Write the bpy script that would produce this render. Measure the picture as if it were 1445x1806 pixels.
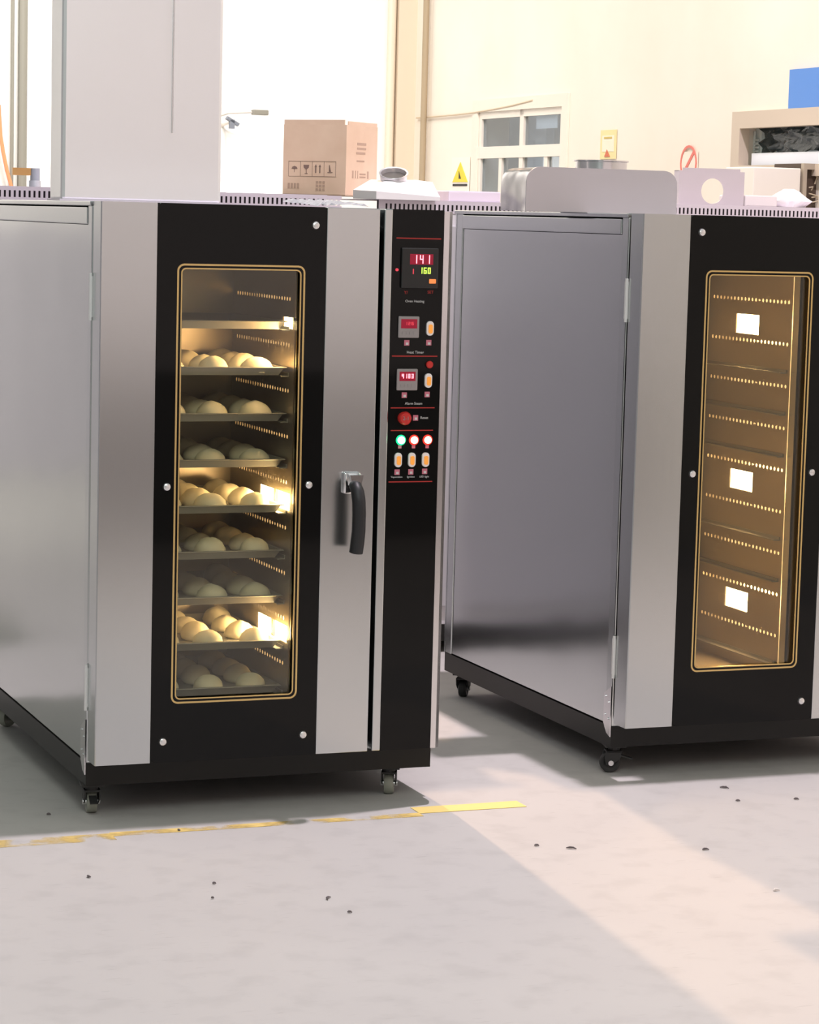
import bpy, bmesh, math, random
from mathutils import Vector, Matrix
random.seed(7)
for o in list(bpy.data.objects): bpy.data.objects.remove(o)
S = bpy.context.scene
COL = S.collection

# ---------------------------------------------------------------- camera
YAW = 0.37
PITCH, ROLL, CH, FPX = 0.1151, 0.0259, 1.8278, 4501.6
fwd = Vector((0, math.cos(PITCH), -math.sin(PITCH))); rt = Vector((1, 0, 0)); up = rt.cross(fwd)
R2 = rt*math.cos(ROLL) + up*math.sin(ROLL); U2 = up*math.cos(ROLL) - rt*math.sin(ROLL)
cd = bpy.data.cameras.new('camera'); cam = bpy.data.objects.new('camera', cd); COL.objects.link(cam)
cd.sensor_fit = 'HORIZONTAL'; cd.sensor_width = 36; cd.lens = 36*FPX/1445; cd.clip_end = 200
cam.matrix_world = Matrix(((R2.x, U2.x, -fwd.x, 0), (R2.y, U2.y, -fwd.y, 0), (R2.z, U2.z, -fwd.z, CH), (0, 0, 0, 1)))
S.camera = cam

O1 = Vector((-0.9181, 7.4596, 0)); O2 = Vector((0.7255, 8.2296, 0))
cY, sY = math.cos(YAW), math.sin(YAW)
def L(x, y, z=0, o=O1):             # workshop frame (axes along the ovens, origin at the left oven's front left corner) -> world
    return Vector((o.x + cY*x - sY*y, o.y + sY*x + cY*y, z))

# ---------------------------------------------------------------- light
w = bpy.data.worlds.new('world'); S.world = w; w.use_nodes = True
w.node_tree.nodes['Background'].inputs[0].default_value = (0.92, 1.0, 0.95, 1)
w.node_tree.nodes['Background'].inputs[1].default_value = 0.33
def light(name, kind, loc, target, energy, color, **kw):
    d = bpy.data.lights.new(name, kind); d.energy = energy; d.color = color
    for k, v in kw.items(): setattr(d, k, v)
    o = bpy.data.objects.new(name, d); COL.objects.link(o); o.location = loc
    o.rotation_euler = (Vector(target)-Vector(loc)).to_track_quat('-Z', 'Y').to_euler()
    return o
# low sun from behind the ovens, over the back wall
sdir = L(-0.08, -1.04) - L(0, 0)
sl = Vector((sdir.x, sdir.y, -1.04*math.tan(math.radians(38))))
light('low_sun', 'SUN', (0, 20, 10), Vector((0, 20, 10)) + sl, 1.5, (1.0, 0.65, 0.42), angle=0.02)
# hall lamp high over the ovens
light('hall_lamp', 'AREA', L(2.3, 0.25, 8), L(2.3, 0.25, 0), 570, (1.0, 0.875, 0.965), size=0.16, spread=math.pi)
# unseen fill lights added to brighten the back and right walls
light('back_wall_fill', 'AREA', L(1.0, 6.0, 6.5), L(1.5, 10, 2.5), 230, (1.0, 0.95, 0.88), size=3.0, spread=1.9)
light('right_wall_fill', 'AREA', L(1.8, 5.0, 6.5), L(4.8, 4.5, 2.3), 85, (1.0, 0.88, 0.74), size=3.0, spread=1.9)
light('partition_fill', 'AREA', L(3.0, -3.2, 6.5), L(2.8, -6.2, 2.2), 30, (0.97, 0.98, 1.0), size=2.0)  # added fill, brightens the partition mirrored in the steel fronts
light('front_fill', 'AREA', L(-0.8, -4.2, 4.2), L(0.6, 0, 0.9), 62, (0.95, 1.0, 0.95), size=1.4)  # added front fill for the oven interiors and the floor shadow
VS = S.view_settings
VS.view_transform = 'Standard'; VS.look = 'None'; VS.gamma = 1; VS.exposure = 0.0; VS.use_curve_mapping = False

# ---------------------------------------------------------------- materials
MATS = {}
def mat(name, col, rough=0.5, metal=0.0, emit=None, es=0.0, spec=None, coat=0, trans=0):
    if name in MATS: return MATS[name]
    m = bpy.data.materials.new(name); m.use_nodes = True; b = m.node_tree.nodes['Principled BSDF']
    b.inputs['Base Color'].default_value = (*col, 1); b.inputs['Roughness'].default_value = rough; b.inputs['Metallic'].default_value = metal
    if emit: b.inputs['Emission Color'].default_value = (*emit, 1); b.inputs['Emission Strength'].default_value = es
    if spec is not None: b.inputs['Specular IOR Level'].default_value = spec
    if coat: b.inputs['Coat Weight'].default_value = coat
    MATS[name] = m; return m
def noise_bump(m, scale, strength, dist=0.01, stretch=(1, 1, 1), detail=3):
    nt = m.node_tree; b = nt.nodes['Principled BSDF']
    tc = nt.nodes.new('ShaderNodeTexCoord'); mp = nt.nodes.new('ShaderNodeMapping'); mp.inputs['Scale'].default_value = stretch
    n = nt.nodes.new('ShaderNodeTexNoise'); n.inputs['Scale'].default_value = scale; n.inputs['Detail'].default_value = detail
    bp = nt.nodes.new('ShaderNodeBump'); bp.inputs['Strength'].default_value = strength; bp.inputs['Distance'].default_value = dist
    nt.links.new(tc.outputs['Object'], mp.inputs[0]); nt.links.new(mp.outputs[0], n.inputs['Vector'])
    nt.links.new(n.outputs['Fac'], bp.inputs['Height']); nt.links.new(bp.outputs[0], b.inputs['Normal'])
    return n
def noise_color(m, c1, c2, scale, stretch=(1, 1, 1), lo=0.3, hi=0.7, detail=5, target='Base Color'):
    nt = m.node_tree; b = nt.nodes['Principled BSDF']
    tc = nt.nodes.new('ShaderNodeTexCoord'); mp = nt.nodes.new('ShaderNodeMapping'); mp.inputs['Scale'].default_value = stretch
    n = nt.nodes.new('ShaderNodeTexNoise'); n.inputs['Scale'].default_value = scale; n.inputs['Detail'].default_value = detail
    r = nt.nodes.new('ShaderNodeValToRGB'); r.color_ramp.elements[0].position = lo; r.color_ramp.elements[1].position = hi
    r.color_ramp.elements[0].color = (*c1, 1); r.color_ramp.elements[1].color = (*c2, 1)
    nt.links.new(tc.outputs['Object'], mp.inputs[0]); nt.links.new(mp.outputs[0], n.inputs['Vector'])
    nt.links.new(n.outputs['Fac'], r.inputs[0]); nt.links.new(r.outputs[0], b.inputs[target])
steel = mat('brushed_steel', (0.57, 0.595, 0.60), 0.21, 1.0); noise_bump(steel, 60, 0.025, 0.002, (1, 1, 0.02))
steel_side = mat('side_sheet_steel', (0.58, 0.60, 0.60), 0.16, 1.0); noise_bump(steel_side, 1.6, 0.12, 0.03, (1, 1, 1.6), 1)
steel_lt = mat('bright_steel', (0.72, 0.71, 0.72), 0.2, 1.0)
chamber_m = mat('chamber_steel', (0.42, 0.38, 0.33), 0.35, 0.85); noise_bump(chamber_m, 5, 0.15, 0.02)
chrome = mat('chrome', (0.85, 0.85, 0.86), 0.08, 1.0)
screw_m = mat('screw_steel', (0.8, 0.8, 0.8), 0.35, 1.0)
blackglass = mat('black_glass', (0.006, 0.006, 0.006), 0.05, 0, spec=0.18)
blackpaint = mat('black_paint', (0.008, 0.008, 0.007), 0.4, spec=0.3)
black_plastic = mat('black_plastic', (0.018, 0.018, 0.02), 0.42)
grip_m = mat('handle_grip', (0.010, 0.011, 0.013), 0.5)
rubber = mat('dark_rubber', (0.02, 0.02, 0.02), 0.6)
wheel_m = mat('grey_wheel', (0.30, 0.31, 0.26), 0.5)
gold = mat('gold_line', (0.72, 0.52, 0.22), 0.3, 0.8)
tray_m = mat('tray_metal', (0.30, 0.30, 0.29), 0.5, 0.5)
bun_m = mat('bun_crust', (0.8, 0.77, 0.62), 0.62); noise_color(bun_m, (0.76, 0.72, 0.56), (0.84, 0.81, 0.68), 18)
film = mat('lavender_film_steel', (0.72, 0.66, 0.74), 0.38, 0.35); noise_bump(film, 3, 0.1, 0.02, detail=1)
card = mat('cardboard', (0.72, 0.54, 0.38), 0.85); noise_color(card, (0.68, 0.50, 0.35), (0.75, 0.58, 0.42), 9)
ink = mat('print_ink', (0.22, 0.15, 0.12), 0.9); ink_l = mat('faded_print', (0.46, 0.33, 0.24), 0.9)
whitepl = mat('white_plastic', (0.85, 0.83, 0.84), 0.4)
lampm = mat('lamp_glass', (1, 0.9, 0.7), 0.3, emit=(1.0, 0.74, 0.40), es=22)
red_m = mat('red_print', (0.42, 0.02, 0.015), 0.5); redk = mat('red_button', (0.55, 0.025, 0.02), 0.35)
pink_m = mat('pink_print', (0.55, 0.16, 0.22), 0.5); whitep = mat('white_print', (0.6, 0.6, 0.6), 0.5)
amber = mat('amber_rocker', (0.85, 0.32, 0.05), 0.35, emit=(1, 0.4, 0.06), es=0.35)
ledred = mat('red_digits', (0.1, 0, 0), 0.4, emit=(1.0, 0.30, 0.36), es=2.6)
ledred2 = mat('dim_red_digits', (0.1, 0, 0), 0.4, emit=(1.0, 0.08, 0.12), es=0.8)
ledscr = mat('red_screen', (0.12, 0.0, 0.01), 0.3, emit=(0.6, 0.0, 0.04), es=0.35)
ledgreen = mat('green_digits', (0.05, 0.1, 0), 0.4, emit=(0.62, 1.0, 0.10), es=1.6)
indg = mat('green_indicator', (0.1, 1, 0.5), 0.3, emit=(0.22, 1.0, 0.50), es=14)
indr = mat('red_indicator', (1, 0.1, 0.08), 0.3, emit=(1.0, 0.35, 0.25), es=7)
grey_bez = mat('grey_bezel', (0.30, 0.27, 0.27), 0.45)
dark_bez = mat('dark_bezel', (0.012, 0.012, 0.012), 0.4)
orange_m = mat('orange_led', (0.7, 0.2, 0.05), 0.4, emit=(1, 0.35, 0.1), es=0.5)

def glass_mat(name, tint, refl):
    m = bpy.data.materials.new(name); m.use_nodes = True; nt = m.node_tree; nt.nodes.clear()
    o = nt.nodes.new('ShaderNodeOutputMaterial'); mx = nt.nodes.new('ShaderNodeMixShader')
    t = nt.nodes.new('ShaderNodeBsdfTransparent'); t.inputs[0].default_value = (*tint, 1)
    g = nt.nodes.new('ShaderNodeBsdfGlossy'); g.inputs['Roughness'].default_value = 0.02
    mx.inputs[0].default_value = refl
    nt.links.new(t.outputs[0], mx.inputs[1]); nt.links.new(g.outputs[0], mx.inputs[2]); nt.links.new(mx.outputs[0], o.inputs[0])
    return m
ovenglass = glass_mat('tinted_oven_glass', (0.93, 0.92, 0.84), 0.045)
winglass = glass_mat('window_glass', (0.75, 0.80, 0.84), 0.15)

# ---------------------------------------------------------------- mesh helpers
class MB:
    def __init__(s): s.bm = bmesh.new(); s.mi = 0
    def _t(s, vs, M):
        if M is not None: bmesh.ops.transform(s.bm, matrix=M, verts=vs)
    def box(s, x0, y0, z0, x1, y1, z1, M=None, bev=0, seg=2):
        r = bmesh.ops.create_cube(s.bm, size=1); vs = r['verts']
        bmesh.ops.transform(s.bm, matrix=Matrix.Translation(((x0+x1)/2, (y0+y1)/2, (z0+z1)/2)) @ Matrix.Diagonal((abs(x1-x0), abs(y1-y0), abs(z1-z0), 1)), verts=vs)
        if bev:
            es = list({e for v in vs for e in v.link_edges})
            rb = bmesh.ops.bevel(s.bm, geom=es, offset=bev, segments=seg, affect='EDGES', profile=0.5)
            vs = rb['verts'] + [v for v in vs if v.is_valid]
            vs = list({v for v in vs if v.is_valid})
        s._t(vs, M); return s
    def cyl(s, p0, p1, r, r2=None, n=20, caps=True):
        p0, p1 = Vector(p0), Vector(p1); d = p1-p0
        rr = bmesh.ops.create_cone(s.bm, segments=n, radius1=r, radius2=r if r2 is None else r2, depth=d.length, cap_ends=caps)
        M = Matrix.Translation((p0+p1)/2) @ d.to_track_quat('Z', 'Y').to_matrix().to_4x4()
        bmesh.ops.transform(s.bm, matrix=M, verts=rr['verts']); return s
    def tube(s, pts, r, n=12, caps=True):
        pts = [Vector(p) for p in pts]; rings = []
        rad = r if isinstance(r, (list, tuple)) else [r]*len(pts)
        q = None
        for i, p in enumerate(pts):
            a = pts[max(i-1, 0)]; b = pts[min(i+1, len(pts)-1)]; dr = (b-a).normalized()
            q = dr.to_track_quat('Z', 'Y') if q is None else (q @ Vector((0, 0, 1))).rotation_difference(dr) @ q
            rings.append([s.bm.verts.new(p + q @ Vector((rad[i]*math.cos(2*math.pi*k/n), rad[i]*math.sin(2*math.pi*k/n), 0))) for k in range(n)])
        for a, b in zip(rings, rings[1:]):
            for k in range(n): s.bm.faces.new((a[k], a[(k+1) % n], b[(k+1) % n], b[k]))
        if caps: s.bm.faces.new(rings[0][::-1]); s.bm.faces.new(rings[-1])
        return s
    def lathe(s, prof, n=28, M=None, jit=None):
        rings = []; allv = []
        for (r, z) in prof:
            if r < 1e-6: v = [s.bm.verts.new((0, 0, z))]
            else: v = [s.bm.verts.new((r*math.cos(2*math.pi*k/n), r*math.sin(2*math.pi*k/n), z)) for k in range(n)]
            rings.append(v); allv += v
        for a, b in zip(rings, rings[1:]):
            for k in range(n):
                k2 = (k+1) % n
                if len(a) == 1 and len(b) == 1: continue
                if len(a) == 1: s.bm.faces.new((a[0], b[k2], b[k]))
                elif len(b) == 1: s.bm.faces.new((a[k], a[k2], b[0]))
                else: s.bm.faces.new((a[k], a[k2], b[k2], b[k]))
        s._t(allv, M); return s
    def prism(s, poly, h0, h1, axis='z', M=None):
        f = {'z': lambda a, b, h: (a, b, h), 'y': lambda a, b, h: (a, h, b), 'x': lambda a, b, h: (h, a, b)}[axis]
        A = [s.bm.verts.new(f(a, b, h0)) for a, b in poly]; B = [s.bm.verts.new(f(a, b, h1)) for a, b in poly]
        s.bm.faces.new(A[::-1]); s.bm.faces.new(B); n = len(poly)
        for i in range(n): s.bm.faces.new((A[i], A[(i+1) % n], B[(i+1) % n], B[i]))
        s._t(A+B, M); return s
    def frame(s, outer, inner, h0, h1, axis='y', M=None):
        f = {'z': lambda a, b, h: (a, b, h), 'y': lambda a, b, h: (a, h, b), 'x': lambda a, b, h: (h, a, b)}[axis]
        R = [[s.bm.verts.new(f(a, b, h)) for a, b in P] for P, h in ((outer, h0), (inner, h0), (inner, h1), (outer, h1))]
        n = len(outer)
        for j in range(4):
            a, b = R[j], R[(j+1) % 4]
            for i in range(n): s.bm.faces.new((a[i], a[(i+1) % n], b[(i+1) % n], b[i]))
        s._t([v for r in R for v in r], M); return s
    def build(s, name, m, parent=None, smooth=False, loc=None, rz=None):
        bmesh.ops.recalc_face_normals(s.bm, faces=s.bm.faces)
        me = bpy.data.meshes.new(name); s.bm.to_mesh(me); s.bm.free()
        for mm in (m if isinstance(m, (list, tuple)) else [m]): me.materials.append(mm)
        if smooth:
            for p in me.polygons: p.use_smooth = True
            me.set_sharp_from_angle(angle=math.radians(smooth if smooth > 1 else 40))
        o = bpy.data.objects.new(name, me); COL.objects.link(o)
        if parent: o.parent = parent
        if loc is not None: o.location = loc
        if rz is not None: o.rotation_euler.z = rz
        return o
def rrect(x0, z0, x1, z1, r, n=5):
    P = []
    for cx, cz, a0 in ((x1-r, z1-r, 0), (x0+r, z1-r, 90), (x0+r, z0+r, 180), (x1-r, z0+r, 270)):
        for k in range(n+1):
            a = math.radians(a0 + 90*k/n); P.append((cx+r*math.cos(a), cz+r*math.sin(a)))
    return P
def empty(name, loc, rz=0, parent=None):
    o = bpy.data.objects.new(name, None); COL.objects.link(o); o.location = loc; o.rotation_euler.z = rz; o.empty_display_size = 0.1
    if parent: o.parent = parent
    return o
def tag(o, label=None, cat=None, group=None, kind=None):
    if label: o['label'] = label
    if cat: o['category'] = cat
    if group: o['group'] = group
    if kind: o['kind'] = kind
    return o
def struct(o, label=None): o['kind'] = 'structure'; return o
def text_mesh(name, s, size, m, parent, loc, rot=(math.pi/2, 0, 0), align='CENTER', xs=1.0, shear=0, extr=0.0003):
    cu = bpy.data.curves.new('t', 'FONT'); cu.body = s; cu.size = size; cu.align_x = align; cu.align_y = 'CENTER'; cu.extrude = extr; cu.shear = shear
    t = bpy.data.objects.new('t', cu); COL.objects.link(t)
    dg = bpy.context.evaluated_depsgraph_get(); dg.update()
    me = bpy.data.meshes.new_from_object(t.evaluated_get(dg)); bpy.data.objects.remove(t); bpy.data.curves.remove(cu)
    me.materials.clear(); me.materials.append(m)
    o = bpy.data.objects.new(name, me); COL.objects.link(o); o.parent = parent; o.location = loc; o.rotation_euler = rot; o.scale = (xs, 1, 1)
    return o
SEG = {'0': 'abcdef', '1': 'bc', '2': 'abged', '3': 'abgcd', '4': 'fgbc', '5': 'afgcd', '6': 'afgedc', '8': 'abcdefg', '9': 'abcdfg'}
def digits(name, s, x, z, h, wd, pitch, m, parent, y, th=0.0016):
    b = MB()
    for i, c in enumerate(s):
        cx = x + (i-(len(s)-1)/2)*pitch
        a, e = wd/2, h/2
        q = {'a': (-a, e-th, a, e), 'g': (-a, -th/2, a, th/2), 'd': (-a, -e, a, -e+th), 'b': (a-th, 0, a, e), 'c': (a-th, -e, a, 0), 'f': (-a, 0, -a+th, e), 'e': (-a, -e, -a+th, 0)}
        for k in SEG.get(c, ''):
            x0, z0, x1, z1 = q[k]; b.box(cx+x0, y-0.0006, z+z0, cx+x1, y, z+z1)
    return b.build(name, m, parent)
def perforated(b, axisx, y0, y1, z0, z1, holes, lamps, to3):
    """sheet in (u,v) with round/rect holes; cells from a sorted cut list"""
    us = sorted({y0, y1} | {q for h in holes+lamps for q in (h[0], h[2])}); vs = sorted({z0, z1} | {q for h in holes+lamps for q in (h[1], h[3])})
    us = [u for i, u in enumerate(us) if i == 0 or u-us[i-1] > 1e-6]; vs = [v for i, v in enumerate(vs) if i == 0 or v-vs[i-1] > 1e-6]
    cache = {}
    def V(u, v):
        k = (round(u, 5), round(v, 5))
        if k not in cache: cache[k] = b.bm.verts.new(to3(u, v))
        return cache[k]
    for i in range(len(us)-1):
        for j in range(len(vs)-1):
            u0, u1, v0, v1 = us[i], us[i+1], vs[j], vs[j+1]; cu, cv = (u0+u1)/2, (v0+v1)/2
            if any(h[0] < cu < h[2] and h[1] < cv < h[3] for h in lamps): continue
            hh = [h for h in holes if h[0] < cu < h[2] and h[1] < cv < h[3]]
            if hh:
                kind = hh[0][4]
                if kind == 'r':
                    r = min(u1-u0, v1-v0)*0.42
                    ring = [b.bm.verts.new(to3(cu+r*math.cos(math.radians(45*k)), cv+r*math.sin(math.radians(45*k)))) for k in range(8)]
                    c = [V(u1, v0), V(u1, v1), V(u0, v1), V(u0, v0)]   # br,tr,tl,bl
                    b.bm.faces.new((c[0], c[1], ring[1], ring[0], ring[7])); b.bm.faces.new((c[1], c[2], ring[3], ring[2], ring[1]))
                    b.bm.faces.new((c[2], c[3], ring[5], ring[4], ring[3])); b.bm.faces.new((c[3], c[0], ring[7], ring[6], ring[5]))
                continue
            b.bm.faces.new((V(u0, v0), V(u1, v0), V(u1, v1), V(u0, v1)))

# ---------------------------------------------------------------- floor and walls (workshop frame)
fl = mat('painted_concrete', (0.52, 0.49, 0.47), 0.62, spec=0.2)
def floor_mat():
    m = fl; nt = m.node_tree; b = nt.nodes['Principled BSDF']
    tc = nt.nodes.new('ShaderNodeTexCoord')
    def noise(scale, det, st=(1, 1, 1)):
        mp = nt.nodes.new('ShaderNodeMapping'); mp.inputs['Scale'].default_value = st; n = nt.nodes.new('ShaderNodeTexNoise')
        n.inputs['Scale'].default_value = scale; n.inputs['Detail'].default_value = det
        nt.links.new(tc.outputs['Object'], mp.inputs[0]); nt.links.new(mp.outputs[0], n.inputs['Vector']); return n.outputs['Fac']
    def ramp(f, a, ca, c, cc):
        r = nt.nodes.new('ShaderNodeValToRGB'); r.color_ramp.elements[0].position = a; r.color_ramp.elements[0].color = (*ca, 1)
        r.color_ramp.elements[1].position = c; r.color_ramp.elements[1].color = (*cc, 1); nt.links.new(f, r.inputs[0]); return r.outputs[0]
    base = ramp(noise(1.3, 6), 0.3, (0.49, 0.475, 0.455), 0.7, (0.52, 0.505, 0.48))
    sp = ramp(noise(9, 8), 0.33, (0.93, 0.93, 0.93), 0.5, (1, 1, 1))
    sc = ramp(noise(14, 4, (1, 6, 1)), 0.28, (0.9, 0.9, 0.9), 0.36, (1, 1, 1))
    for q in (sp, sc):
        mx = nt.nodes.new('ShaderNodeMix'); mx.data_type = 'RGBA'; mx.blend_type = 'MULTIPLY'; mx.inputs[0].default_value = 1
        nt.links.new(base, mx.inputs[6]); nt.links.new(q, mx.inputs[7]); base = mx.outputs[2]
    nt.links.new(base, b.inputs['Base Color'])
floor_mat()
struct(MB().box(-8, -11, -0.1, 5, 10.2, 0).build('floor', fl, None, loc=O1, rz=YAW))
wallm = mat('cream_wall', (0.86, 0.79, 0.69), 0.8); noise_color(wallm, (0.84, 0.765, 0.66), (0.88, 0.82, 0.73), 1.2)
wallw = mat('white_wall', (0.88, 0.86, 0.83), 0.8); noise_color(wallw, (0.86, 0.83, 0.78), (0.9, 0.88, 0.86), 1.0)
hallu = mat('hall_wall_upper', (0.62, 0.60, 0.63), 0.8); halll = mat('unseen_back_dado', (0.55, 0.53, 0.56), 0.7)
RX = 4.8; BY = 10.0

def at(px, py, Y):                   # a point on the sight line of a pixel at world distance Y
    d = fwd*FPX + R2*(px-722.5) - U2*(py-903); return Vector((0, 0, CH)) + d*(Y/d.y)
def on_right(px, py, x=RX):          # point on the right wall, in workshop coordinates (y, z)
    d = fwd*FPX + R2*(px-722.5) - U2*(py-903); n = Vector((cY, sY, 0)); P0 = L(x, 0)
    P = Vector((0, 0, CH)) + d*(((P0 - Vector((0, 0, CH))).dot(n))/d.dot(n)); v = P-O1
    return (-sY*v.x + cY*v.y, P.z)
def on_back(px, py, y=BY):
    d = fwd*FPX + R2*(px-722.5) - U2*(py-903); n = Vector((-sY, cY, 0)); P0 = L(0, y)
    P = Vector((0, 0, CH)) + d*(((P0 - Vector((0, 0, CH))).dot(n))/d.dot(n)); v = P-O1
    return (cY*v.x + sY*v.y, P.z)

# right wall with two openings (window, service hatch)
wy0, wz1 = on_right(995, 186); wy1, _ = on_right(846, 200); wz1b = on_right(846, 200)[1]
WZ1 = (wz1+wz1b)/2; WZ0 = 1.0
hy1, hz1 = on_right(1308, 214); hz0 = on_right(1380, 291)[1]; hy0 = hy1-1.6
b = MB()
b.prism([(hy0, hz0), (hy1, hz0), (hy1, hz1), (hy0, hz1)], 0, 0.001, 'x') if False else None
def wall_with_holes(b, u0, u1, z1, holes, t, x):
    us = sorted({u0, u1} | {h[0] for h in holes} | {h[1] for h in holes})
    for a, c in zip(us, us[1:]):
        m = (a+c)/2; hs = sorted([h for h in holes if h[0] < m < h[1]], key=lambda h: h[2]); z = 0
        for h in hs:
            b.box(x, a, z, x+t, c, h[2]); z = h[3]
        b.box(x, a, z, x+t, c, z1)
wall_with_holes(b, -11, 10.2, 4.2, [(wy0, wy1, WZ0, WZ1), (hy0, hy1, hz0, hz1)], 0.22, RX)
struct(b.build('wall_right', wallm, None, loc=O1, rz=YAW))
bx0, bz1 = on_back(392, 236); bx1, _ = on_back(497, 236)
b = MB()

for a, c, z0, z1 in ((-8, 1.75, 0, 12.0), (1.75, bx0, 0, 4.0), (bx0, bx1, 0, 1.0), (bx0, bx1, bz1, 4.0), (bx1, RX, 0, 4.0)): b.box(a, BY, z0, c, BY+0.22, z1)  # unseen left stretch raised high to keep the sun off the floor there
struct(b.build('wall_back', wallw, None, loc=O1, rz=YAW))
struct(MB().box(-8.2, -11, 0, -8, 10.2, 3).build('wall_left', hallu, None, loc=O1, rz=YAW))  # unseen wall, kept low to let in more sky light
struct(MB().box(0.0, -6.45, 0.95, 5, -6.25, 4.5).build('wall_unseen_front', mat('unseen_partition_white', (0.62, 0.62, 0.64), 0.8), None, loc=O1, rz=YAW))  # unseen partition, added and shaped for its reflection in the oven fronts
struct(MB().box(0.0, -6.45, 0, 5, -6.24, 0.95).build('trim_1', mat('unseen_partition_dark', (0.10, 0.098, 0.10), 0.7), None, loc=O1, rz=YAW))  # dark lower part of the unseen partition, added to darken the steel's reflection
struct(MB().box(-8, BY-0.02, 0, RX, BY, 1.7).build('trim_7', halll, None, loc=O1, rz=YAW))  # unseen strip added behind the ovens for their side panels to mirror
# pilaster in the corner of the right wall
pc = [on_right(x, 250)[0] for x in (731, 703)]
struct(MB().box(RX-0.14, pc[0], 0, RX, pc[1], 4.0).build('trim_2', mat('tan_pilaster', (0.74, 0.62, 0.48), 0.8), None, loc=O1, rz=YAW))
# bright window on the back wall: daylight through frosted glass
sky_pane = mat('daylit_frosted_pane', (1, 1, 1), 0.4, emit=(1.0, 0.99, 0.96), es=2.2)
wfm = mat('window_frame_paint', (0.80, 0.74, 0.66), 0.5)
wn = MB().box(bx0, BY+0.10, 1.0, bx1, BY+0.12, bz1).build('window_1', sky_pane, None, loc=O1, rz=YAW); struct(wn)
b = MB(); b.frame([(bx0-.04, .96), (bx1+.04, .96), (bx1+.04, bz1+.04), (bx0-.04, bz1+.04)], [(bx0+.03, 1.03), (bx1-.03, 1.03), (bx1-.03, bz1-.03), (bx0+.03, bz1-.03)], BY-0.01, BY+0.09, 'y')
b.build('window_frame', mat('white_window_frame', (0.9, 0.89, 0.86), 0.5), wn)
# right wall window
fw = 0.045
wn = MB().box(RX+0.015, wy0+fw, WZ0+fw, RX+0.020, wy1-fw, WZ1-fw).build('window_2', winglass, None, loc=O1, rz=YAW); struct(wn)
b = MB(); b.frame([(wy0, WZ0), (wy1, WZ0), (wy1, WZ1), (wy0, WZ1)], [(wy0+fw, WZ0+fw), (wy1-fw, WZ0+fw), (wy1-fw, WZ1-fw), (wy0+fw, WZ1-fw)], RX+0.0, RX+0.035, 'x')
ym = on_right(921, 200)[0]; zt0 = on_right(920, 272)[1]; zt1 = on_right(920, 262)[1]
b.box(RX+0.0, ym-0.03, WZ0, RX+0.035, ym+0.03, WZ1); b.box(RX-0.005, wy0, zt0-0.02, RX+0.04, wy1, zt1+0.02)
for px in (882, 962): yy = on_right(px, 300)[0]; b.box(RX+0.0, yy-0.025, WZ0, RX+0.035, yy+0.025, zt0)
b.build('window_frame', wfm, wn)
b = MB(); b.frame([(wy0-.09, WZ0-.05), (wy1+.09, WZ0-.05), (wy1+.09, WZ1+.08), (wy0-.09, WZ1+.08)], [(wy0, WZ0), (wy1, WZ0), (wy1, WZ1), (wy0, WZ1)], RX-0.015, RX-0.001, 'x')
struct(b.build('trim_3', mat('window_surround', (0.84, 0.76, 0.66), 0.7), None, loc=O1, rz=YAW))
# room seen through the window: a grey wall and a bright panel
struct(MB().box(RX+1.6, wy0-4, 0, RX+1.7, wy1+6, 5).build('wall_outside', mat('grey_render', (0.33, 0.36, 0.38), 0.8), None, loc=O1, rz=YAW))
o = MB().box(RX+0.022, on_right(977, 240)[0], on_right(965, 226)[1], RX+0.026, on_right(940, 240)[0], on_right(965, 192)[1]).build('window_notice', mat('white_paper', (0.9, 0.92, 0.95), 0.6), None, loc=O1, rz=YAW)
tag(o, 'white paper sheet taped inside the upper right window pane', 'notice')
o = MB().box(RX+0.27, on_right(897, 240)[0], 0.9, RX+0.33, on_right(862, 240)[0], 2.9).build('curtain', mat('pale_blue_curtain', (0.72, 0.80, 0.9), 0.8), None, loc=O1, rz=YAW)
tag(o, 'pale blue white curtain hanging behind the left window panes', 'curtain')

# service hatch at the right edge
hm = mat('hatch_surround', (0.62, 0.53, 0.43), 0.8)
b = MB(); b.frame([(hy0-.05, hz0-.06), (hy1+.05, hz0-.06), (hy1+.05, hz1+.05), (hy0-.05, hz1+.05)], [(hy0, hz0), (hy1-.04, hz0), (hy1-.04, hz1-.04), (hy0, hz1-.04)], RX-0.03, RX+0.03, 'x')
struct(b.build('trim_4', hm, None, loc=O1, rz=YAW))
sx = RX+0.09
def hr_(px, py): return on_right(px, py, sx)
b = MB(); n = 26
yl_, yr_ = hr_(1345, 240)[0], hy0+0.012
ztop = hz1-0.012
edge = []
for i in range(n+1):
    y = yl_+(yr_-yl_)*i/n; edge.append((y, hr_(1400, 270)[1]+0.012*math.sin(i*0.8)+0.008*math.sin(i*2.1+1)))
xo = lambda k: sx+0.02*math.sin(k*1.3)+0.012*math.sin(k*2.9)
for i in range(n):
    m = 6
    for j in range(m):
        q = lambda ii, jj: (xo(ii+jj*1.7), edge[ii][0], edge[ii][1]+(ztop-edge[ii][1])*jj/m)
        b.bm.faces.new([b.bm.verts.new(q(*t)) for t in ((i, j), (i+1, j), (i+1, j+1), (i, j+1))])
bmesh.ops.remove_doubles(b.bm, verts=b.bm.verts, dist=1e-4); bmesh.ops.solidify(b.bm, geom=b.bm.faces[:], thickness=0.004)
tarp = mat('black_plastic_sheet', (0.03, 0.045, 0.05), 0.25); noise_bump(tarp, 5, 0.8, 0.05)
tag(b.build('plastic_sheet', tarp, None, 80, loc=O1, rz=YAW), 'crumpled black plastic sheet hanging in the wall opening at right', 'plastic sheet')
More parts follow.
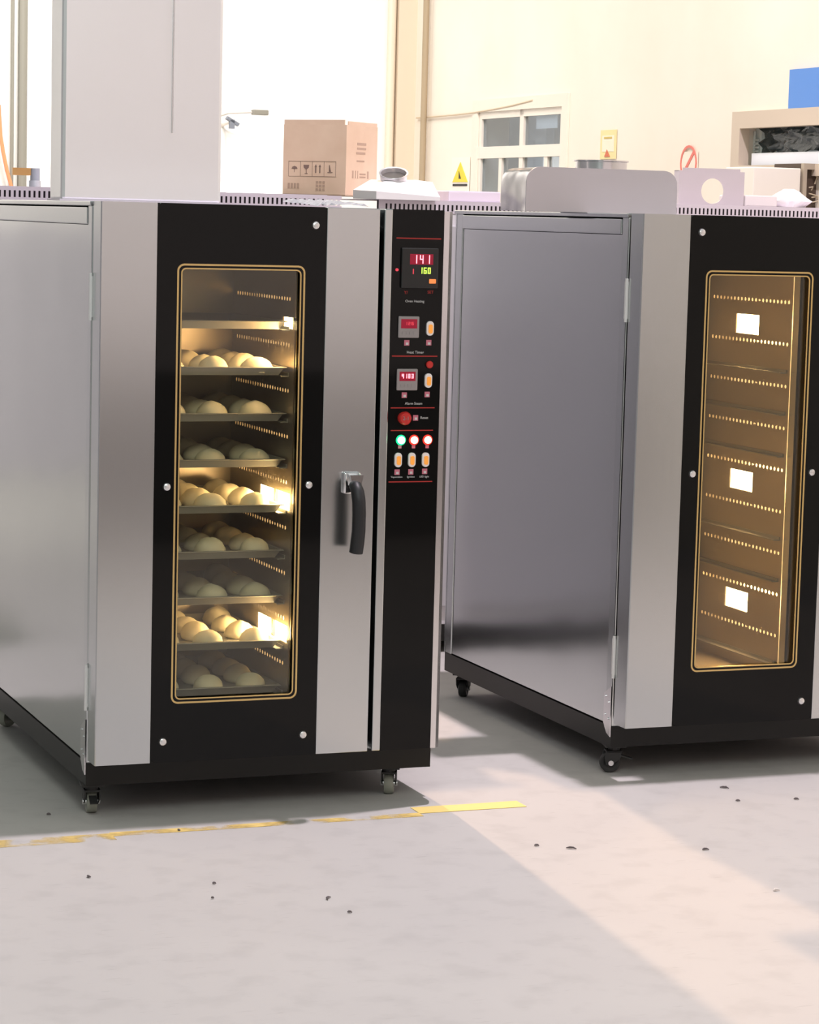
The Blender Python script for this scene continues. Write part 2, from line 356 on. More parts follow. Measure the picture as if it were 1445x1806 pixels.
tag(MB().box(sx-0.06, hy0+0.012, hz0+0.001, sx-0.045, yl_, edge[0][1]-0.005).build('white_board', mat('white_board', (0.86, 0.9, 0.97), 0.5), None, loc=O1, rz=YAW), 'white board showing below the black plastic in the wall opening', 'board')
hpx, hpx2 = hr_(1321, 250)[0], hr_(1343, 250)[0]
g = MB(); g.box(sx, hpx2, hz0+0.001, sx+0.04, hpx, hz1-0.012)
for k in range(5): g.cyl((sx-0.01, hpx-0.01, hz0+0.06+k*0.02), (sx-0.01, hpx2+0.01, hz0+0.06+k*0.02), 0.006, n=8)
g.cyl((sx-0.01, hpx*0.4+hpx2*0.6, hz0+0.002), (sx-0.01, hpx*0.4+hpx2*0.6, hz1-0.05), 0.008, n=8)
tag(g.build('meter_column', mat('pale_metal', (0.70, 0.76, 0.73), 0.4), None, loc=O1, rz=YAW), 'pale metal column at the left end of the wall opening', 'post')
# blue sign above hatch
by1, bz0 = on_right(1396, 199)
o = MB().box(RX-0.02, by1-1.2, bz0+0.02, RX-0.006, by1, bz0+0.22).build('blue_sign', mat('blue_sign', (0.09, 0.26, 0.68), 0.5), None, loc=O1, rz=YAW)
tag(o, 'blue sign board on the wall above the opening at right', 'sign')

# wall notices
def wall_notice(name, x0, y0, x1, y1, m, label):
    a, za = on_right(x0, y0); c, zc = on_right(x1, y1); e = empty(name, L(RX-0.004, (a+c)/2, (za+zc)/2), YAW)
    hw, hh = abs(a-c)/2, abs(za-zc)/2
    MB().box(-0.003, -hw, -hh, 0.0, hw, hh).build('sign_plate', m, e); tag(e, label, 'sign'); return e, hw, hh
yellow = mat('warning_yellow', (0.85, 0.62, 0.03), 0.5); paper = mat('cream_paper', (0.86, 0.78, 0.62), 0.7)
e, hw, hh = wall_notice('warning_sign', 799, 278, 829, 338, mat('pale_plate', (0.86, 0.80, 0.72), 0.6), 'yellow warning triangle sign on the wall left of the window')
MB().prism([(-hw*.85, -hh*.45), (hw*.85, -hh*.45), (0, hh*.72)], -0.006, -0.003, 'x').build('warning_triangle', yellow, e)
MB().prism([(-hw*.12, -hh*.25), (hw*.12, -hh*.25), (0.02, hh*.2)], -0.008, -0.006, 'x').build('warning_symbol', blackpaint, e)
MB().box(-0.006, -hw*.8, -hh*.68, -0.003, hw*.8, -hh*.55).build('caption_line', blackpaint, e)
e, hw, hh = wall_notice('safety_poster', 1062, 230, 1088, 280, mat('yellow_poster', (0.82, 0.70, 0.36), 0.7), 'small yellow poster with red figure on the wall above steel hood')
MB().box(-0.005, -hw*.75, -hh*.5, -0.003, hw*.75, hh*.62).build('poster_panel', paper, e)
MB().prism([(-hw*.3, -hh*.85), (hw*.4, -hh*.85), (hw*.1, -hh*.35)], -0.007, -0.005, 'x').build('poster_figure', mat('poster_red', (0.62, 0.16, 0.08), 0.6), e)
MB().box(-0.007, -hw*.5, hh*.4, -0.005, hw*.5, hh*.52).build('poster_heading', mat('poster_ochre', (0.6, 0.45, 0.12), 0.6), e)
e, hw, hh = wall_notice('prohibition_sign', 1202, 268, 1232, 308, mat('cream_plate', (0.86, 0.77, 0.66), 0.7), 'faded red circle prohibition sign above the box with round hole')
b = MB(); circ = lambda r, n=24: [(r*math.cos(2*math.pi*k/n), r*math.sin(2*math.pi*k/n)) for k in range(n)]
rr = hw*0.92; b.frame([(p[0], p[1]) for p in circ(rr)], circ(rr*0.86), -0.006, -0.003, 'x')
b.prism([(-rr*.65, rr*.5), (-rr*.5, rr*.65), (rr*.65, -rr*.5), (rr*.5, -rr*.65)], -0.006, -0.003, 'x')
b.build('red_ring', mat('faded_red', (0.75, 0.2, 0.16), 0.6), e)
# pipes and conduits
def vpipe(name, px, y0px, y1px, Y, r, m, label):
    a = at(px, y0px, Y); zb = 1.0; p1 = Vector((a.x, a.y, 3.9))
    o = MB().cyl((0, 0, 0), (0, 0, p1.z), r, n=12).build(name, m, None, 30, loc=Vector((a.x, a.y, 0))); tag(o, label, 'pipe'); return o
grp = mat('grey_pipe', (0.26, 0.25, 0.21), 0.5); crp = mat('cream_pipe', (0.80, 0.70, 0.56), 0.5)
def rpipe(name, px, r, m, label):
    yy = on_right(px, 250)[0]; o = MB().cyl((0, 0, 0), (0, 0, 4.0), r, n=12).build(name, m, None, 30, loc=L(RX-r-0.02 if px > 740 else RX-0.16-r, yy, 0)); tag(o, label, 'pipe')
rpipe('drain_pipe', 756, 0.022, mat('brown_pipe', (0.40, 0.31, 0.2), 0.5), 'thin brown pipe running up the wall right of the tan pilaster')
yb_, _ = on_back(683, 250)
o = MB().cyl((0, 0, 0), (0, 0, 3.99), 0.03, n=12).build('wall_pipe', crp, None, 30, loc=L(yb_, BY-0.04, 0)); tag(o, 'cream pipe up the back wall left of the tan pilaster', 'pipe')
for px, r, lab in ((36, 0.032, 'grey pipe rising up the back wall at far left'), (18, 0.012, 'thin grey conduit beside the orange hose at far left')):
    xx, _ = on_back(px, 250)
    o = MB().cyl((0, 0, 0), (0, 0, 3.99), r, n=12).build('wall_pipe', grp, None, 30, loc=L(xx, BY-0.05, 0)); tag(o, lab, 'pipe')
pts = []
for px, py in ((-2, 185), (1, 240), (6, 270), (12, 300), (19, 325), (24, 350), (26, 420)):
    xx, zz = on_back(px, py, BY-0.1); pts.append(L(xx, BY-0.1, zz))
base = pts[-1].copy(); pts = [p-base for p in pts]
o = MB().tube(pts, 0.013, 8).build('hose', mat('orange_hose', (0.85, 0.30, 0.14), 0.5), None, 40, loc=base); tag(o, 'orange hose hanging on the wall at far left', 'hose')
pts = []
for px, py in ((735, 208), (765, 206), (800, 203), (835, 199), (870, 193), (905, 186), (940, 177)):
    yy, zz = on_right(px, py, RX-0.015); pts.append(L(RX-0.015, yy, zz))
base = pts[0].copy(); o = MB().tube([p-base for p in pts], 0.006, 6).build('wall_cable', mat('tan_cable', (0.62, 0.5, 0.36), 0.6), None, 40, loc=base); tag(o, 'thin tan cable running along the wall above the warning sign', 'cable')
# bracket lamp on back wall
xx, zz = on_back(472, 199, BY-0.3); xa, za = on_back(385, 206, BY-0.02)
e = empty('bracket_lamp', L(xx, BY-0.3, zz), YAW)
MB().box(-0.11, -0.03, -0.018, 0.0, 0.03, 0.018, bev=0.006).build('lamp_head', grp, e)
MB().tube([(-0.1, 0.0, 0), (-0.25, 0.1, -0.01), (xa-xx, 0.28, za-zz)], 0.006, 8).build('lamp_arm', mat('pale_arm', (0.6, 0.55, 0.5), 0.5), e)
tag(e, 'small dark bracket lamp on the back wall over the bright window', 'lamp')
xx, zz = on_back(410, 214, BY-0.25)
e = empty('wall_valve', L(xx, BY-0.25, zz), YAW)
MB().cyl((0, 0, 0), (0, 0.25, -0.02), 0.012, n=8).build('valve_pipe', wfm, e)
b = MB(); b.box(-0.05, -0.02, -0.012, 0.05, 0.02, 0.012, Matrix.Rotation(0.5, 4, 'Y'), bev=0.004); b.box(-0.02, -0.02, -0.05, 0.012, 0.02, 0.012); b.build('valve_body', mat('blue_grey', (0.2, 0.22, 0.26), 0.5), e)
tag(e, 'small dark valve on a wall pipe left of the cardboard box', 'valve')

# ---------------------------------------------------------------- the oven
H = 1.85; ZB = 0.179; T = 0.105; D = 1.59; WX = 1.118
CX0, CX1 = 0.19, 0.64; CZ0, CZ1 = 0.30, 1.71; CY1 = 0.76
RAILZ = [1.495-0.1415*k for k in range(9)]
def make_oven(lamps, screws, rails_skip=False):
    e = empty('convection_oven', (0, 0, 0))
    # --- body
    b = MB(); b.box(0.004, T+0.05, 0.17, 0.02, D-0.06, 1.78); b.build('side_panel', steel_side, e)
    for ya_, yb_ in ((T, T+0.05), (D-0.06, D)): MB().box(0, ya_, 0.165, 0.05, yb_, H-0.012, bev=0.004).build('corner_post', steel, e)
    MB().box(-0.003, T+0.052, 1.782, 0.02, D-0.062, 1.832, bev=0.003).build('top_rail', steel, e)
    b = MB(); b.box(0.0, D, 0.165, WX, D+0.01, H-0.012); b.build('rear_panel', steel, e)
    b = MB(); b.box(WX-0.02, T+0.05, 0.165, WX, D, H-0.012); b.build('right_panel', steel, e)
    b = MB(); b.box(-0.006, T, H-0.014, WX+0.002, D+0.014, H, bev=0.003); b.build('top_panel', steel, e)
    # front of body round the chamber mouth
    b = MB(); b.frame([(0.05, 0.165), (0.875, 0.165), (0.875, H-0.014), (0.05, H-0.014)], [(CX0, CZ0), (CX1+0.002, CZ0), (CX1+0.002, CZ1), (CX0, CZ1)], T, T+0.04, 'y'); b.build('front_frame', steel, e)
    MB().box(0.872, T-0.03, 0.165, 0.882, T+0.05, H-0.014).build('door_jamb', blackpaint, e)
    b = MB(); b.frame([(0.02, ZB+0.01), (0.868, ZB+0.01), (0.868, H-0.02), (0.02, H-0.02)], [(CX0-0.03, CZ0-0.03), (CX1+0.03, CZ0-0.03), (CX1+0.03, CZ1+0.03), (CX0-0.03, CZ1+0.03)], 0.0885, T-0.001, 'y'); b.build('door_gap_light_stop', rubber, e)  # added to stop lamp light leaking down the door gap
    MB().box(0.89, 0.0905, ZB+0.01, 1.105, T-0.001, H-0.02).build('column_light_stop', rubber, e)  # added to block the same light leak behind the control column
    # base frame
    b = MB(); b.frame([(0, T), (WX, T), (WX, D), (0, D)], [(0.05, T+0.05), (WX-0.05, T+0.05), (WX-0.05, D-0.05), (0.05, D-0.05)], 0.095, 0.165, 'z'); b.box(0.04, T+0.04, 0.150, WX-0.04, D-0.04, 0.164)
    b.build('base_frame', blackpaint, e)
    b = MB(); b.prism([(T+0.002, 0.30), (T+0.002, 0.13), (T+0.03, 0.14), (T+0.055, 0.17), (T+0.055, 0.27)][::-1], -0.004, -0.001, 'x')
    br = b.build('corner_bracket', steel_lt, e)
    for yy, zz in ((T+0.018, 0.19), (T+0.043, 0.20), (T+0.018, 0.245), (T+0.043, 0.262)): MB().cyl((-0.007, yy, zz), (-0.003, yy, zz), 0.004, n=8).build('rivet', chrome, br)
    # chamber
    ch = MB(); ch.box(CX0-0.004, T+0.041, CZ0, CX0, CY1, CZ1); ch.box(CX0, T+0.041, CZ0-0.01, CX1+0.06, CY1, CZ0); ch.box(CX0, T+0.041, CZ1, CX1+0.06, CY1, CZ1+0.01)
    ch.box(CX0, CY1, CZ0, CX1+0.06, CY1+0.01, CZ1); ch.box(CX1+0.056, T+0.041, CZ0, CX1+0.06, CY1, CZ1)
    ch.build('chamber', chamber_m, e)
    b = MB(); holes = []
    for z in RAILZ:
        zz = z-0.068
        if zz < CZ0+0.02: continue
        for k in range(22):
            u = 0.165+k*0.0255; holes.append((u, zz-0.008, u+0.016, zz+0.008, 'r'))
    hz = RAILZ[0]+0.073
    for k in range(22): u = 0.165+k*0.0255; holes.append((u, hz-0.0075, u+0.015, hz+0.0075, 'r'))
    lr = [(y0, z0, y1, z1) for y0, y1, z0, z1 in lamps]
    perforated(b, 0, T+0.041, CY1, CZ0, CZ1, holes, lr, lambda u, v: (CX1, u, v))
    b.build('air_baffle', chamber_m, e)
    b = MB()
    for y0, y1, z0, z1 in lamps:
        b.box(CX1+0.004, y0+0.001, z0+0.001, CX1+0.008, y1-0.001, z1-0.001)
    for y0, y1, z0, z1 in lamps:
        MB().box(CX1+0.004, y0+0.001, z0+0.001, CX1+0.009, y1-0.001, z1-0.001).build('oven_lamp', lampm, e)
    b.bm.free()
    for z in RAILZ:
        if rails_skip and any(l[2] < z-0.01 < l[3]+0.02 for l in lamps): continue
        MB().prism([(CX1-0.026, z-0.024), (CX1-0.001, z-0.024), (CX1-0.001, z-0.012), (CX1-0.004, z-0.012), (CX1-0.004, z-0.021), (CX1-0.026, z-0.021)], T+0.06, CY1-0.02, 'y').build('tray_rail', tray_m, e)
        MB().prism([(CX0+0.001, z-0.024), (CX0+0.026, z-0.024), (CX0+0.026, z-0.021), (CX0+0.004, z-0.021), (CX0+0.004, z-0.012), (CX0+0.001, z-0.012)], T+0.06, CY1-0.02, 'y').build('tray_rail', tray_m, e)
    # --- door
    d = empty('door', (0, 0, 0), 0, e)
    b = MB(); b.prism([(0, 0.003), (0.003, 0), (0.1695, 0), (0.1695, 0.02), (0.004, 0.02), (0.004, 0.088), (0, 0.088)], ZB, H, 'z')
    b.build('hinge_side_panel', steel, d)
    MB().box(0.6955, 0, ZB, 0.865, 0.085, H, bev=0.002).build('handle_side_panel', steel, d)
    wl, wr, wt, wb = 0.2315, 0.6295, 1.674, 0.357
    rc = 0.022
    outer_r = []
    inn = rrect(wl+0.012, wb+0.012, wr-0.012, wt-0.012, rc-0.008)
    x0, z0, x1, z1 = 0.1705, ZB-0.0, 0.6945, H
    # outline sampled to match inner vertex count
    def outp():
        P = []
        for cx, cz in ((x1, z1), (x0, z1), (x0, z0), (x1, z0)):
            P += [(cx, cz)]*6
        # spread slightly so faces stay valid
        Q = []
        for i, (cx, cz) in enumerate(P):
            k = i % 6; c = i//6; s = 0.02*(k-2.5)
            if c == 0: q = (cx, cz+min(0, s)) if k < 3 else (cx-max(0, s), cz)
            elif c == 1: q = (cx-min(0, s), cz) if k < 3 else (cx, cz-max(0, s))
            elif c == 2: q = (cx, cz-min(0, s)) if k < 3 else (cx+max(0, s), cz)
            else: q = (cx+min(0, s), cz) if k < 3 else (cx, cz+max(0, s))
            Q.append(q)
        return Q
    b = MB(); b.frame(outp(), inn, 0.0, 0.012, 'y'); b.build('black_glass_panel', blackglass, d)
    b = MB(); b.frame([(0.171, ZB), (0.694, ZB), (0.694, H), (0.171, H)], [(CX0+.02, CZ0+.03), (CX1+0.0, CZ0+.03), (CX1+0.0, CZ1-.02), (CX0+.02, CZ1-.02)], 0.013, 0.085, 'y'); b.build('door_core', blackpaint, d)
    MB().box(wl+0.006, 0.0125, wb+0.006, wr-0.006, 0.016, wt-0.006).build('window_glass', ovenglass, d)
    for k, (o_, w_) in enumerate(((0.0, 0.0055), (0.012, 0.004))):
        b = MB(); b.frame(rrect(wl+o_, wb+o_, wr-o_, wt-o_, rc-o_*0.5), rrect(wl+o_+w_, wb+o_+w_, wr-o_-w_, wt-o_-w_, rc-o_*0.5-w_), -0.0015, 0.001, 'y'); b.build('gold_trim', gold, d)
    for sx_, sz_ in screws:
        b = MB(); b.lathe([(0, 0.009), (0.006, 0.0085), (0.0105, 0.006), (0.0122, 0.0), (0.0, 0.0)], 20, Matrix.Translation((sx_, -0.0003, sz_)) @ Matrix.Rotation(math.pi/2, 4, 'X'))
        b.box(sx_-0.007, -0.0098, sz_-0.0008, sx_+0.007, -0.0085, sz_+0.0008, Matrix.Translation((sx_, 0, sz_)) @ Matrix.Rotation(0.7, 4, 'Y') @ Matrix.Translation((-sx_, 0, -sz_)))
        b.build('screw', screw_m, d, 40)
    h = MB(); h.box(0.762, -0.016, 0.985, 0.818, 0.0, 1.052, bev=0.007, seg=3); h.prism([(0.770, 1.046), (0.812, 1.046), (0.806, 1.012), (0.776, 1.012)], -0.052, -0.012, 'y')
    hb = h.build('handle_mount', chrome, d, 40)
    MB().tube([(0.784, -0.042, 1.014), (0.785, -0.060, 1.012), (0.787, -0.072, 0.996), (0.789, -0.079, 0.968), (0.790, -0.081, 0.93), (0.790, -0.080, 0.88), (0.788, -0.076, 0.84), (0.786, -0.072, 0.812)],
              [0.015, 0.019, 0.0205, 0.021, 0.021, 0.021, 0.0215, 0.021], 20).build('handle_grip', grip_m, d, 50)
    # hinges in the gap
    for z0, z1 in ((1.50, 1.64), (0.33, 0.47)):
        b = MB(); b.cyl((-0.004, 0.096, z0), (-0.004, 0.096, z1), 0.006, n=12); b.box(-0.003, 0.09, z0+0.01, 0.0, 0.115, z1-0.01); b.build('hinge', mat('zinc_plate', (0.82, 0.82, 0.82), 0.5, 0.3), e, 40)
    # --- control column
    MB().box(0.8795, 0.0, ZB, 0.9065, 0.09, H, bev=0.003).build('column_strip', steel, e)
    cp = MB().box(0.9072, 0.002, ZB, 1.0745, 0.02, H).build('control_panel', blackglass, e)
    b = MB(); b.prism([(1.0752, 0.002), (1.092, 0.0), (1.106, 0.012), (1.120, 0.05), (1.120, T+0.05), (1.112, T+0.05), (1.112, 0.052), (1.099, 0.018), (1.0752, 0.014)], ZB, H-0.004, 'z'); b.build('edge_trim', steel_lt, e)
    yf = 0.0018
    for zz, xa, xb in ((1.763, .920, 1.066), (1.4045, .915, 1.064), (1.246, .915, 1.059), (1.1765, .917, 1.056), (1.018, .914, 1.058)): MB().box(xa, yf-0.0004, zz-0.0017, xb, yf, zz+0.0017).build('red_line', red_m, cp)
    # temperature display
    q = MB().box(0.936, -0.008, 1.612, 1.056, 0.002, 1.734, bev=0.003).build('temperature_display', dark_bez, cp)
    digits('red_digits', '141', 1.0, 1.700, 0.026, 0.012, 0.021, ledred, q, -0.0086, 0.0032)
    digits('green_digits', '160', 1.012, 1.666, 0.019, 0.0095, 0.0135, ledgreen, q, -0.0083, 0.003)
    digits('red_digit', '1', 0.972, 1.663, 0.016, 0.006, 0.01, ledred2, q, -0.0083, 0.0028)
    MB().box(0.962, -0.0084, 1.684, 1.038, -0.0079, 1.716).build('red_window', ledscr, q)
    MB().box(1.026, -0.0095, 1.627, 1.048, -0.008, 1.641, bev=0.002).build('orange_key', orange_m, q)
    MB().cyl((0.923, 0.0016, 1.667), (0.923, -0.004, 1.667), 0.0045, n=12).build('pilot_light', ledred2, cp)
    text_mesh('caption', 'Oven Heating', 0.011, whitep, cp, (0.985, yf, 1.572), shear=0)
    text_mesh('key_mark', 'Y/', 0.014, red_m, cp, (0.955, yf, 1.598)); text_mesh('key_mark', 'SET', 0.013, red_m, cp, (1.036, yf, 1.600))
    text_mesh('caption', 'Heat Timer', 0.012, whitep, cp, (0.991, yf, 1.416)); text_mesh('caption', 'Alarm Steam', 0.011, whitep, cp, (0.99, yf, 1.259))
    text_mesh('caption', 'Reset', 0.0115, whitep, cp, (1.026, yf, 1.215))
    for xx, s in ((0.940, 'Vaporation'), (0.987, 'Ignition'), (1.031, 'LED light')): text_mesh('caption', s, 0.0085, whitep, cp, (xx, yf, 1.033))
    # timers
    for (tx, tz, bright) in ((0.9655, 1.4935, 0), (0.9645, 1.333, 1)):
        q = MB().box(tx-0.034, -0.006, tz-0.033, tx+0.034, 0.002, tz+0.033, bev=0.003).build('timer', grey_bez, cp)
        MB().box(tx-0.026, -0.0068, tz-0.004, tx+0.026, -0.0058, tz+0.024).build('timer_screen', ledscr, q)
        digits('timer_digits', '4183' if bright else '126', tx, tz+0.011, 0.014 if bright else 0.01, 0.007, 0.0105, ledred if bright else ledred2, q, -0.0069, 0.0026 if bright else 0.0018)
        b = MB()
        for k in range(4): b.box(tx-0.022+k*0.012, -0.0072, tz-0.022, tx-0.014+k*0.012, -0.0058, tz-0.014)
        b.build('timer_keys', grey_bez, q)
    def switch(x, z):
        b = MB(); b.prism(rrect(x-0.0115, z-0.022, x+0.0115, z+0.022, 0.0108, 6), -0.005, 0.002, 'y'); s = b.build('rocker_switch', whitepl, cp, 40)
        b = MB(); b.prism(rrect(x-0.0058, z-0.015, x+0.0068, z+0.012, 0.005, 4), -0.009, -0.005, 'y'); b.build('rocker', amber, s, 40)
    for x, z in ((1.0355, 1.490), (1.0345, 1.330), (0.942, 1.086), (0.987, 1.086), (1.0325, 1.086)): switch(x, z)
    for x, z in ((0.962, 1.445), (1.0345, 1.446), (0.9585, 1.285), (1.0335, 1.287), (0.9975, 1.215), (0.941, 1.048), (0.986, 1.0485), (1.032, 1.0495)):
        b = MB(); b.box(x-0.0085, yf-0.0004, z-0.0085, x+0.0085, yf, z+0.0085); s = b.build('icon_label', pink_m, cp)
        MB().box(x-0.003, yf-0.0008, z-0.006, x+0.005, yf-0.0004, z+0.001).build('icon_mark', whitep, s)
    for x in (0.948, 0.993, 1.038): MB().box(x-0.0055, yf-0.0004, 1.121, x+0.0055, yf, 1.132).build('icon_label', pink_m, cp)
    def knob(name, x, z, r, dpt, m):
        MB().lathe([(0, dpt), (r*0.8, dpt), (r, dpt*0.7), (r*0.9, 0), (0, 0)], 24, Matrix.Translation((x, 0.002, z)) @ Matrix.Rotation(math.pi/2, 4, 'X')).build(name, m, cp, 40)
    knob('red_button', 1.037, 1.379, 0.0115, 0.01, redk)
    knob('emergency_stop', 0.957, 1.215, 0.021, 0.024, redk)
    text_mesh('stop_mark', '2-1', 0.016, grey_bez, cp, (0.957, -0.0226, 1.215))
    mat('green_glow_ring', (0, 0.5, 0.2), 0.3, emit=(0.0, 1.0, 0.35), es=0.55); mat('red_glow_ring', (0.5, 0.02, 0.01), 0.3, emit=(1.0, 0.04, 0.02), es=0.4)  # glowing rings added to imitate the indicators' bloom on the panel
    for x, m in ((0.950, 'green_glow_ring'), (0.993, 'red_glow_ring'), (1.038, 'red_glow_ring')): knob('indicator_glow_ring', x, 1.147, 0.0165, 0.004, MATS[m])
    for x, m in ((0.950, indg), (0.993, indr), (1.038, indr)): knob('indicator_light', x, 1.147, 0.0115, 0.012, m)
    return e
LZ = (1.442, 0.93, 0.497)
two = [(0.12, 0.235, 1.476, 1.512)] + [(y0, y1, z0, z0+0.055) for z0 in (0.915, 0.503) for y0, y1 in ((0.13, 0.27), (0.295, 0.44))]
one = [(0.375, 0.54, z0, z0+0.068) for z0 in (1.448, 0.905, 0.485)]
SCW = [(0.659, 1.795), (0.209, 1.013), (0.654, 1.013), (0.652, 0.243)]
oven1 = make_oven(two, SCW+[(0.208, 0.243)]); oven1.location = O1; oven1.rotation_euler.z = YAW
tag(oven1, 'left stainless convection oven, black glass door, loaded with trays of bread buns', 'oven', 'large convection ovens')
oven2 = make_oven(one, SCW+[(0.2105, 1.795)], True); oven2.location = O2; oven2.rotation_euler.z = YAW; oven2.scale = (1, 1, 1.004)
tag(oven2, 'right stainless convection oven, empty, lit lamps behind its glass door', 'oven', 'large convection ovens')

def caster(parent, x, y, ang, big=False, lock=False):
    c = empty('caster', (x, y, 0), ang, parent)
    R_ = 0.034
    b = MB(); b.box(-0.035, -0.035, 0.088, 0.035, 0.035, 0.095); b.cyl((0, 0, 0.07), (0, 0, 0.09), 0.02, n=16)
    b.prism([(-0.022, 0.076), (0.030, 0.076), (0.036, 0.05), (0.030, 0.028), (0.012, 0.026), (-0.018, 0.05)], -0.024, -0.020, 'y')
    b.prism([(-0.022, 0.076), (0.030, 0.076), (0.036, 0.05), (0.030, 0.028), (0.012, 0.026), (-0.018, 0.05)], 0.020, 0.024, 'y')
    b.box(-0.022, -0.024, 0.070, 0.030, 0.024, 0.076)
    if lock: b.box(-0.065, -0.012, 0.055, -0.02, 0.012, 0.060, Matrix.Translation((-0.02, 0, 0.06)) @ Matrix.Rotation(-0.3, 4, 'Y') @ Matrix.Translation((0.02, 0, -0.06)))
    b.build('caster_fork', rubber, c)
    Mx = Matrix.Translation((0.014, 0, R_)) @ Matrix.Rotation(math.pi/2, 4, 'X')
    w_ = MB().lathe([(0, -0.013), (R_*0.55, -0.013), (R_*0.6, -0.015), (R_*0.93, -0.015), (R_, -0.009), (R_, 0.009), (R_*0.93, 0.015), (R_*0.6, 0.015), (R_*0.55, 0.013), (0, 0.013)], 28, Mx).build('wheel', wheel_m if not big else rubber, c, 50)
    MB().cyl((0.014, -0.026, R_), (0.014, 0.026, R_), 0.009, n=14).build('axle', screw_m, w_)
caster(oven1, 0.03, 0.15, 1.45, lock=True); caster(oven1, 1.0, 0.16, 1.15); caster(oven1, 0.05, D-0.09, 0.6); caster(oven1, 1.0, D-0.09, 0.6)
caster(oven2, 0.04, 0.16, 2.9, True, lock=True); caster(oven2, 1.0, 0.16, 1.2); caster(oven2, 0.05, D-0.07, 1.0, True); caster(oven2, 1.0, D-0.09, 0.6)

# lamps' own light inside the ovens, after an added fill behind the baffle holes
for O_, pw in ((O1, 4.5), (O2, 9)): light('duct_fill', 'AREA', L(CX1+0.012, 0.44, 1.0, O_), L(CX1+0.05, 0.44, 1.0, O_), pw, (1.0, 0.66, 0.34), shape='RECTANGLE', size=0.6, size_y=1.38)
for O_, ll in ((O1, two), (O2, one)):
    zs = sorted({l[2] for l in ll})
    for z in zs:
        zl = z if z < 1.47 else 1.40; pw = 3.4 if z < 1.47 else 2.6
        yy = sum((l[0]+l[1])/2 for l in ll if l[2] == z)/len([1 for l in ll if l[2] == z])
        p = L(CX1-0.012, yy, zl+0.03, O_); light('chamber_lamp', 'AREA', p, L(0.2, yy, zl-0.03, O_), pw, (1.0, 0.60, 0.26), shape='RECTANGLE', size=0.2, size_y=0.05)
        p = L(CX1+0.02, yy, z+0.03, O_); light('duct_lamp', 'AREA', p, L(CX1+0.05, yy, z+0.03, O_), 2.6, (1.0, 0.62, 0.28), shape='RECTANGLE', size=0.2, size_y=0.1)

# ---------------------------------------------------------------- trays and buns in the left oven
ORD = ['topmost', 'second', 'third', 'fourth', 'fifth', 'sixth', 'seventh', 'lowest']
def tray_mesh():
    b = MB(); x0, x1, y0, y1 = 0.2, 0.634, 0.165, 0.735; hgt = 0.026
    o = [(0, 0), (1, 0), (1, 1), (0, 1)]
    P = lambda ins, z: [b.bm.verts.new((x0+ins if a == 0 else x1-ins, y0+ins if c == 0 else y1-ins, z)) for a, c in o]
    rings = [P(0.004, hgt-0.004), P(0.0, hgt-0.002), P(0.001, hgt), P(0.012, hgt), P(0.022, 0.0025), P(0.022, 0.0), P(0.009, hgt-0.004)]
    for A, B in zip(rings, rings[1:]+rings[:1]):
        if A is rings[4]: b.bm.faces.new(A)
        if A is rings[5]: b.bm.faces.new(A[::-1])
        for i in range(4):
            if A is rings[4]: continue
            b.bm.faces.new((A[i], A[(i+1) % 4], B[(i+1) % 4], B[i]))
    return b
proto = tray_mesh().build('baking_tray', tray_m); bm_ = proto.data
def bun_mesh(seed):
    rd = random.Random(seed); b = MB()
    r, h = 0.049, 0.052
    prof = [(0, 0), (r*0.80, 0), (r*0.96, h*0.12), (r, h*0.27), (r*0.97, h*0.42), (r*0.89, h*0.58), (r*0.76, h*0.73), (r*0.58, h*0.86), (r*0.36, h*0.95), (r*0.15, h*0.99), (0, h)]
    b.lathe(prof, 24)
    for v in b.bm.verts:
        a = math.atan2(v.co.y, v.co.x); k = 1+0.03*math.sin(2*a+rd.random()*6)+0.015*math.sin(3*a+rd.random())
        v.co.x *= k; v.co.y *= k
        if v.co.z > 0.001: v.co.z *= 1+0.03*math.sin(a*2+seed)
    return b
bunp = [bun_mesh(i).build('bread_bun', bun_m, None, 60) for i in range(4)]
first = True; used = set()
COLS = [(0.277, 'left'), (0.418, 'middle'), (0.562, 'right')]; ROWS = [(0.238, 'front row'), (0.372, 'second row'), (0.506, 'third row'), (0.640, 'fourth row')]
for ti, z in enumerate(RAILZ):
    if ti == 0: pass
    t = proto if ti == 0 else proto.copy()
    if ti: COL.objects.link(t)
    t.location = L(0, 0, z-0.0205); t.rotation_euler.z = YAW
    if ti == 0: lab = 'empty dark metal baking tray at the top of the left oven'
    else: lab = 'dark baking tray of buns in the left oven, %s loaded tray from the top' % ORD[ti-1]
    if ti == 8: lab = 'dark baking tray of buns in the left oven, the lowest tray'
    tag(t, lab, 'tray', 'baking trays in the left oven')
    if ti == 0: continue
    for ri, (by_, rn) in enumerate(ROWS):
        for ci, (bx_, cn) in enumerate(COLS):
            src = bunp[(ti*7+ri*3+ci) % 4]
            o = src if src not in used else src.copy()
            if src in used: COL.objects.link(o)
            used.add(src)
            o.location = L(bx_+random.uniform(-.007, .007), by_+random.uniform(-.008, .008), z-0.0205+0.0026); o.rotation_euler.z = random.uniform(0, 6.28)
            k = random.uniform(0.95, 1.06); o.scale = (k, k, random.uniform(0.95, 1.12))
            tag(o, 'round bread bun in the %s of the %s, on the %s loaded tray' % (rn, cn+' column', ORD[ti-1]), 'bun', 'bread buns on the oven trays')

